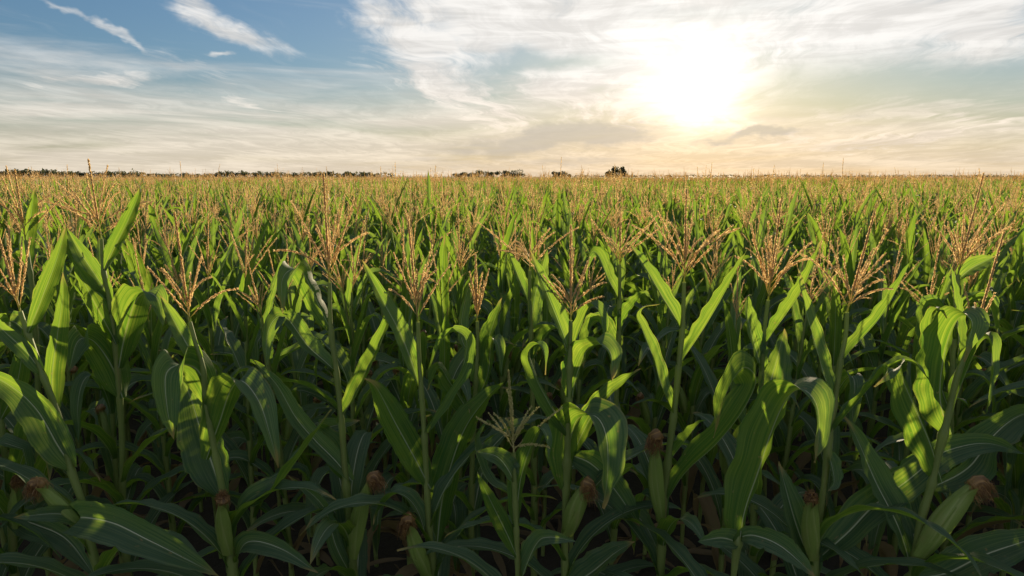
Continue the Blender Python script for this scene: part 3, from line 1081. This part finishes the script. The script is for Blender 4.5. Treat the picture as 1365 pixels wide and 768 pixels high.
hero('corn plant with a thin arching tassel and a slim bright leaf right of centre', 3.4,
     [(706, 360), (706, 400), (708, 450), (710, 540), (712, 650)],
     [([(705, 401), (690, 366), (677, 333)], 20, 35, 0),
      ([(707, 440), (712, 400), (722, 360), (730, 330)], 26, 25, .05),
      ([(708, 480), (735, 440), (750, 450), (760, 500)], 32, 50, -.1)],
     dict(tip=(707, 303), spike=0.24, nb=9, blen=0.27, spread=50, lean=(0.02, 0), rach=0.08), [], seed=19, group=GROUP_BACK)

hero('corn plant with a leaning tall tassel spike at the right, behind the front row', 3.2,
     [(1277, 366), (1274, 400), (1270, 470), (1268, 560), (1266, 680)],
     [([(1277, 372), (1295, 358), (1312, 349), (1327, 342)], 22, (0.3, .5, .8), 0),
      ([(1275, 420), (1300, 400), (1318, 405), (1330, 450)], 34, 50, -.1),
      ([(1272, 450), (1245, 410), (1232, 420), (1225, 470)], 34, 50, -.1)],
     dict(tip=(1311, 232), spike=0.36, nb=13, blen=0.28, spread=36, lean=(0.24, 0), rach=0.09), [], seed=20, group=GROUP_BACK)


# ------------------------------------------------------------------ field plants: prototypes, then copies
def plant_spec(seed, tall=0.0):
    """random but plausible corn plant in its own coordinates: stalk, leaf paths, tassel, ear"""
    rs = np.random.default_rng(seed)
    top = 2.00 + 0.07 * rs.normal()
    lean = rs.normal(size=2) * 0.03
    zs = np.linspace(0, 1, 8)
    tt = top + tall
    stalk = np.stack([lean[0] * zs ** 2 * tt, lean[1] * zs ** 2 * tt, zs * tt], 1)
    a0 = rs.random() * 6.28
    leaves = []
    n = 11
    for i in range(n):
        f = i / (n - 1)
        z0 = 0.34 + (top - 0.16 - 0.34) * f ** 0.92
        azim = a0 + math.pi * i + rs.normal() * 0.38
        if f > 0.72:
            L, e0, dr, p, kink = 0.46 + .20 * rs.random(), R(64 + 17 * rs.random()), R(4 + 26 * rs.random()), 1.6, None
            w = 0.058 + .018 * rs.random()
            if rs.random() < 0.3:
                kink = (0.55 + .2 * rs.random(), R(60 + 60 * rs.random()))
        else:
            L, e0, dr, p = 0.62 + .22 * rs.random(), R(58 + 18 * rs.random()), R(45 + 75 * rs.random()), 1.5
            w = 0.080 + .024 * rs.random()
            kink = (0.35 + .35 * rs.random(), R(50 + 70 * rs.random())) if rs.random() < 0.5 else None
        bx = np.interp(z0, stalk[:, 2], stalk[:, 0])
        by = np.interp(z0, stalk[:, 2], stalk[:, 1])
        leaves.append(dict(z0=z0, azim=azim, L=L, e0=e0, dr=dr, p=p, kink=kink, w=w, base=(bx, by), sway=rs.normal() * .35, twist=rs.normal() * .5, seed=int(rs.integers(1e6))))
    t = dict(seed=int(rs.integers(1e6)), spike=0.25 + .14 * rs.random(), nb=int(rs.integers(5, 10)), blen=0.20 + .08 * rs.random(), spread=25 + 22 * rs.random(), lean=tuple(lean * 3 + rs.normal(size=2) * .08), rach=0.09)
    ear = rs.random() < 0.55
    return dict(stalk=stalk, leaves=leaves, tassel=t, ear=(1.05 + .2 * rs.random(), rs.random() * 6.28) if ear else None, foot=stalk[-1])


def leaf_from(d, n, M, ruf=0.07):
    P = auto_leaf_path(d['z0'], d['azim'], d['L'], d['e0'], d['dr'], d['p'], d['kink'], n, d['base'], d['sway'])
    return leaf_shape(P, wref_for(d['azim'], d['twist'], n), d['w'], M, ruf, 1.7, 0.5, d['seed'], crease=0.42)


def tassel_shape(t, step, size, both, sides=4, wid=1.0):
    sh = Shape()
    kw = dict(t)
    seed = kw.pop('seed')
    for i, (kind, P) in enumerate(tassel_parts(seed, **kw)):
        r0 = (0.0034 if kind == 'spike' else 0.0017) * wid
        sh.put(*tube_shape(P, np.linspace(r0, r0 * .4, len(P)), sides))
        Q = P[2:] if kind == 'spike' else P[1:]
        sh.put(*spikelets(Q, seed + i, step * (.75 if kind == 'spike' else 1), size * (1.15 if kind == 'spike' else 1), both, .12))
    return sh


PROTOS = []


def make_proto(seed, parts, tall=0.0):
    sp = plant_spec(seed, tall)
    root = plant_root(0, 0)
    st = Shape().put(*stalk_shape(sp['stalk'], [d['z0'] for d in sp['leaves']], 0.015, 0.006, 40))
    link('stalk', make_mesh('stalk', st, [M_STALK]), root)
    if parts:
        for d in sp['leaves']:
            dry = d is sp['leaves'][0]
            lf = link('leaf', make_mesh('leaf', Shape().put(*leaf_from(d, 26, 7)), [M_DRY if dry else M_LEAF]), root)
            if dry:
                lf['label'] = 'withered brown lower leaf'
    else:
        sh = Shape()
        for d in sp['leaves']:
            sh.put(*leaf_from(d, 16, 5), tone=(d['seed'] % 97) / 97)
        link('leaves', make_mesh('leaves', sh, [M_LEAF]), root)
    ts = tassel_shape(sp['tassel'], 0.0075 if parts else 0.011, 0.0105 if parts else 0.013, 3 if parts else 2)
    link('tassel', make_mesh('tassel', ts, [M_TASSEL]), root, sp['foot'])
    if sp['ear']:
        z, a = sp['ear']
        b = np.array([0.015 * math.cos(a), 0.015 * math.sin(a), z])
        add_ear(root, b, b + np.array([.06 * math.cos(a), .06 * math.sin(a), .21]), 0.026, seed, (math.cos(a) * .2, math.sin(a) * .2, -.5), 0.06, 90)
    return root


def copy_plant(src, x, y, rz, sc):
    r = src.copy()
    COL.objects.link(r)
    for ch in src.children:
        c = ch.copy()
        COL.objects.link(c)
        c.parent = r
        for gch in ch.children:
            d = gch.copy()
            COL.objects.link(d)
            d.parent = c
    r.location = (x, y, 0)
    r.rotation_euler = (random.gauss(0, .02), random.gauss(0, .02), rz)
    r.scale = (sc, sc, sc)
    return r


spots = []
row, y = 0, 3.52
while y < 48:
    half = y * 1.15 + 2.0
    step = 0.30
    xs = np.arange(-half, half, step) + (0.15 if row % 2 else 0)
    for x in xs:
        px_, py_ = x + rng.normal() * 0.07, y + rng.normal() * 0.11
        if all((px_ - hx) ** 2 + (py_ - hy) ** 2 > 0.24 ** 2 for hx, hy in HEROES):
            spots.append((px_, py_))
    row += 1
    y += 0.66
for s_ in (-1, 1):                               # front rows just beyond the sides of the frame
    for yy in (2.5, 3.0):
        for x in np.arange(yy * .80 + .35, yy * .8 + 2.6, .34):
            spots.append((s_ * x + rng.normal() * .05, yy + rng.normal() * .1))
inview = lambda x, y: abs(x) < y * 0.776 + 0.30
seen = sorted([p for p in spots if inview(*p) and p[1] > 3.2], key=lambda p: p[1])
N_IND = 268
ind, rest = seen[:N_IND], seen[N_IND:] + [p for p in spots if not (inview(*p) and p[1] > 3.2)]
near_p = [make_proto(100 + i, True) for i in range(7)]
far_p = [make_proto(200 + i, False, 0.26 if i == 3 else 0.0) for i in range(7)]
used = set()
BANDS = (
    (4.4, 'tasselled corn plant in the crowded rows directly behind the front plants', 'corn plants in the rows directly behind the front'),
    (5.9, 'tasselled corn plant farther back, in the middle depth of the field', 'corn plants in the middle depth of the field'),
    (99, 'small looking tasselled corn plant deep in the field before the stand blurs together', 'corn plants deep in the field'),
)
for i, (x, y) in enumerate(ind):
    pool = near_p if y < 5.4 else far_p
    src = pool[int(rng.integers(len(pool)))]
    rz, sc = rng.random() * 6.283, (0.975 + rng.normal() * 0.035) if y > 6.5 else 0.955 + rng.normal() * 0.02
    if id(src) not in used:
        used.add(id(src))
        src.location, src.rotation_euler, src.scale = (x, y, 0), (0, 0, rz), (sc, sc, sc)
        r = src
    else:
        r = copy_plant(src, x, y, rz, sc)
    for lim, lab, grp in BANDS:
        if y < lim:
            tag(r, lab, 'corn plant', grp)
            break


# ------------------------------------------------------------------ the rest of the field as one mass
def lod_plant(seed, nseg, M, nl, tass, wid=1.0, tall=0.0):
    sp = plant_spec(seed, tall)
    sh = Shape()
    if tass < 3:
        sh.put(*tube_shape(smooth_path(sp['stalk'], 4), [0.014, .012, .009, .006], 4), mat=1)
    for d in (sp['leaves'][-nl - 2:-2] if tass == 3 else sp['leaves'][-nl:]):
        d = dict(d)
        d['w'] *= wid
        V, Q, U = leaf_from(d, nseg, M, 0.05)
        sh.put(V, Q, U, 0, (d['seed'] % 89) / 89)
    if tass == 1:
        V, Q, U, T, MI = tassel_shape(sp['tassel'], 0.024, 0.021, 2, 3, 1.0).pack()
        sh.put(V + sp['foot'], Q, U, 2)
    else:
        kw = dict(sp['tassel'])
        seed_ = kw.pop('seed')
        for i, (kind, P) in enumerate(tassel_parts(seed_, **kw)):
            if kind == 'branch' and i % 3 == 0:
                continue
            r0 = (0.007 if kind == 'spike' else 0.0046) * (1.0 if tass == 2 else 2.4)
            V, Q, U = tube_shape(P[::3], np.linspace(r0, r0 * .5, len(P[::3])), 3)
            sh.put(V + sp['foot'], Q, U, 2)
    return sh.pack()


def scatter(protos, pts, sizes=None):
    """place copies of the packed shapes at all points and return packed arrays"""
    pick = rng.integers(len(protos), size=len(pts))
    rz = rng.random(len(pts)) * 6.283
    sc = 0.975 + rng.normal(size=len(pts)) * 0.035 if sizes is None else sizes
    out, off = [], 0
    for k, (V, Q, U, T, MI) in enumerate(protos):
        idx = np.where(pick == k)[0]
        if not len(idx):
            continue
        c, s = np.cos(rz[idx]) * sc[idx], np.sin(rz[idx]) * sc[idx]
        X = V[None, :, 0] * c[:, None] - V[None, :, 1] * s[:, None] + pts[idx, 0][:, None]
        Yv = V[None, :, 0] * s[:, None] + V[None, :, 1] * c[:, None] + pts[idx, 1][:, None]
        Z = V[None, :, 2] * sc[idx][:, None]
        nv = len(V)
        VV = np.stack([X, Yv, Z], -1).reshape(-1, 3)
        QQ = (Q[None] + (np.arange(len(idx)) * nv)[:, None, None]).reshape(-1, 4) + off
        TT = ((T[None] + rng.random(len(idx))[:, None]) % 1).reshape(-1)
        out.append((VV, QQ, np.tile(U, (len(idx), 1)), TT, np.tile(MI, len(idx))))
        off += nv * len(idx)
    return [np.concatenate(x) for x in zip(*out)]


def join(*packs):
    off, res = 0, []
    for V, Q, U, T, MI in packs:
        res.append((V, Q + off, U, T, MI))
        off += len(V)
    return [np.concatenate(x) for x in zip(*res)]


rest = np.array(rest)
m1 = rest[:, 1] < 20
lod1 = [lod_plant(300 + i, 10, 5, 9, 1, 1.0, (0.36, 0.24, 0.30)[i] if i < 3 else 0.0) for i in range(14)]
lod2 = [lod_plant(330 + i, 6, 3, 7, 2, 1.05, (0.40, 0.30)[i] if i < 2 else 0.0) for i in range(14)]
lod3 = [lod_plant(360 + i, 4, 3, 3, 3, 1.3, 0.45 if i < 1 else 0.0) for i in range(12)]
# beyond 48 m only the tops show: fewer, out to the tree line
nf = 30000
yf = 48 * (640 / 48) ** (rng.random(nf) ** 1.25)
xf = (rng.random(nf) * 2 - 1) * (yf * 1.0 + 4)
far_pts = np.stack([xf, yf], 1)
far_sc = 0.98 + rng.normal(size=nf) * 0.035
field = join(scatter(lod1, rest[m1]), scatter(lod2, rest[~m1]), scatter(lod3, far_pts, far_sc))
print('field quads', len(field[1]))
fo = link('corn_field', make_mesh('corn_field', field, [M_LEAF, M_STALK, M_TASSEL]))
tag(fo, 'vast stand of green corn with tan tassels reaching back to the horizon', 'corn field', None, 'stuff')

# fallen dry leaves between the rows
sh = Shape()
for i in range(700):
    y = 2.2 + 7 * rng.random() ** 1.5
    x = (rng.random() * 2 - 1) * (y * .8 + .5)
    a = rng.random() * 6.28
    L = .15 + .3 * rng.random()
    P = auto_leaf_path(0.01 + .05 * rng.random(), a, L, R(14), R(26), 1.2, None, 8, (x, y), 0.5 * rng.normal())
    V, Q, U = leaf_shape(P, wref_for(a, rng.normal(), 8), .03 + .04 * rng.random(), 3, .1, .5, .4, i)
    V[:, 2] = np.maximum(V[:, 2], 0.006)
    sh.put(V, Q, U, 0, rng.random())
lo = link('leaf_litter', make_mesh('leaf_litter', sh, [M_LITTER]))
tag(lo, 'dry fallen leaves scattered on the soil between the stalks', 'leaf litter', None, 'stuff')


# ------------------------------------------------------------------ trees on the horizon
def crown_pack(center, rad, n, size, seed, flat=False):
    rs = np.random.default_rng(seed)
    nb = 9
    blobs = rs.normal(size=(nb, 3)) * np.array([.5, .4, .38])
    blobs = blobs / np.maximum(1, np.linalg.norm(blobs, axis=1, keepdims=True) / .75)
    br = 0.28 + 0.22 * rs.random(nb)
    pick = rs.integers(nb, size=n)
    d = unit(rs.normal(size=(n, 3)))
    p = blobs[pick] + d * (br[pick] * rs.random(n) ** 0.4)[:, None]
    p = p * np.asarray(rad) + np.asarray(center)
    a, b = unit(rs.normal(size=(n, 3))), rs.normal(size=(n, 3))
    b = unit(b - (b * a).sum(1, keepdims=True) * a)
    sz = size * (0.5 + rs.random((n, 1)))
    V = np.stack([p - a * sz, p - b * sz * .6, p + a * sz, p + b * sz * .6], 1).reshape(-1, 3)
    Q = np.arange(4 * n).reshape(-1, 4)
    U = np.tile(np.array([[0, 0], [1, 0], [1, 1], [0, 1]]), (n, 1)).astype(float)
    T = np.repeat(rs.random(n), 4)
    return V, Q, U, T, np.zeros(n)


def tree(px, width_px, top_py, Y, label, seed, group):
    p = at(px, 236, Y)
    top = at(px, top_py, Y)[2]
    w = width_px / FPX * Y
    root = plant_root(p[0], Y, 'tree')
    hgt = top
    cr = Shape().put(*crown_pack((0, 0, hgt * .53), (w * .72, w * .6, hgt * .60), 900, hgt * .065, seed)[:3], tone=np.repeat(np.random.default_rng(seed).random(900), 4))
    link('crown', make_mesh('crown', cr, [M_CROWN], False), root)
    tr = Shape().put(*tube_shape(smooth_path([(0, 0, 0), (.1, 0, hgt * .3), (0, .1, hgt * .75)], 8), np.linspace(hgt * .035, hgt * .012, 8), 7))
    for k in range(4):
        a = k * 1.6 + seed
        tr.put(*tube_shape(smooth_path([(0, 0, hgt * (.3 + .08 * k)), (w * .15 * math.cos(a), w * .15 * math.sin(a), hgt * (.48 + .07 * k)), (w * .3 * math.cos(a), w * .3 * math.sin(a), hgt * (.62 + .07 * k))], 6), np.linspace(hgt * .014, hgt * .005, 6), 5))
    link('trunk', make_mesh('trunk', tr, [M_BARK]), root)
    tag(root, label, 'tree', group)
    return root


for i, (px, w, ty) in enumerate([(816, 13, 223.5), (826, 15, 222)]):
    tree(px, w, ty, 560 + 3 * i, 'tree of the small rounded clump alone on the horizon below the sun', 40 + i, 'trees of the lone clump below the sun')
for i, (px, w, ty) in enumerate([(614, 14, 229), (625, 16, 227.5), (637, 15, 228), (649, 17, 229), (657, 11, 230)]):
    tree(px, w, ty, 640 + 4 * i, 'tree in the wider clump on the horizon at the middle of the field', 50 + i, 'trees of the wider middle clump')
for i, (px, w, ty) in enumerate([(669, 15, 228), (679, 17, 227), (691, 15, 228)]):
    tree(px, w, ty, 640 + 4 * i, 'tree in the three-tree clump just right of the widest middle clump', 60 + i, 'trees of the three-tree clump')
for i, (px, w, ty) in enumerate([(741, 10, 229), (748, 12, 228), (757, 9, 231)]):
    tree(px, w, ty, 660 + 4 * i, 'low tree in the little clump left of the lone rounded clump', 70 + i, 'trees of the little low clump')

packs = []
rs = np.random.default_rng(5)
for i in range(150):                              # wood along the left horizon
    px = -60 + 580 * (i / 150) + rs.normal() * 2
    tall = 4.6 + 2.6 * math.exp(-((px - 45) / 70) ** 2) + 2.0 * max(0, math.sin(px * .045)) * rs.random() + 1.2 * rs.random()
    if 190 < px < 290:
        tall *= 0.7
    Y = 760 + 30 * rs.random()
    p = at(px, 236, Y)
    h_ = tall / FPX * Y + 2.6
    packs.append(crown_pack((p[0], Y, h_ * .55), (7.5, 6, h_ * .55), 110, h_ * .12, i))
for i in range(90):                               # low scrub on the horizon to the right
    px = 770 + 640 * (i / 90) + rs.normal() * 3
    Y = 1150
    h_ = (1.4 + 1.6 * rs.random()) / FPX * Y + 2.6
    p = at(px, 236, Y)
    packs.append(crown_pack((p[0], Y, h_ * .5), (12, 6, h_ * .5), 60, h_ * .16, 500 + i))
wd = link('distant_woodland', make_mesh('distant_woodland', join(*packs), [M_CROWN], False))
tag(wd, 'dark low wood stretched along the horizon beyond the corn', 'woodland', None, 'stuff')
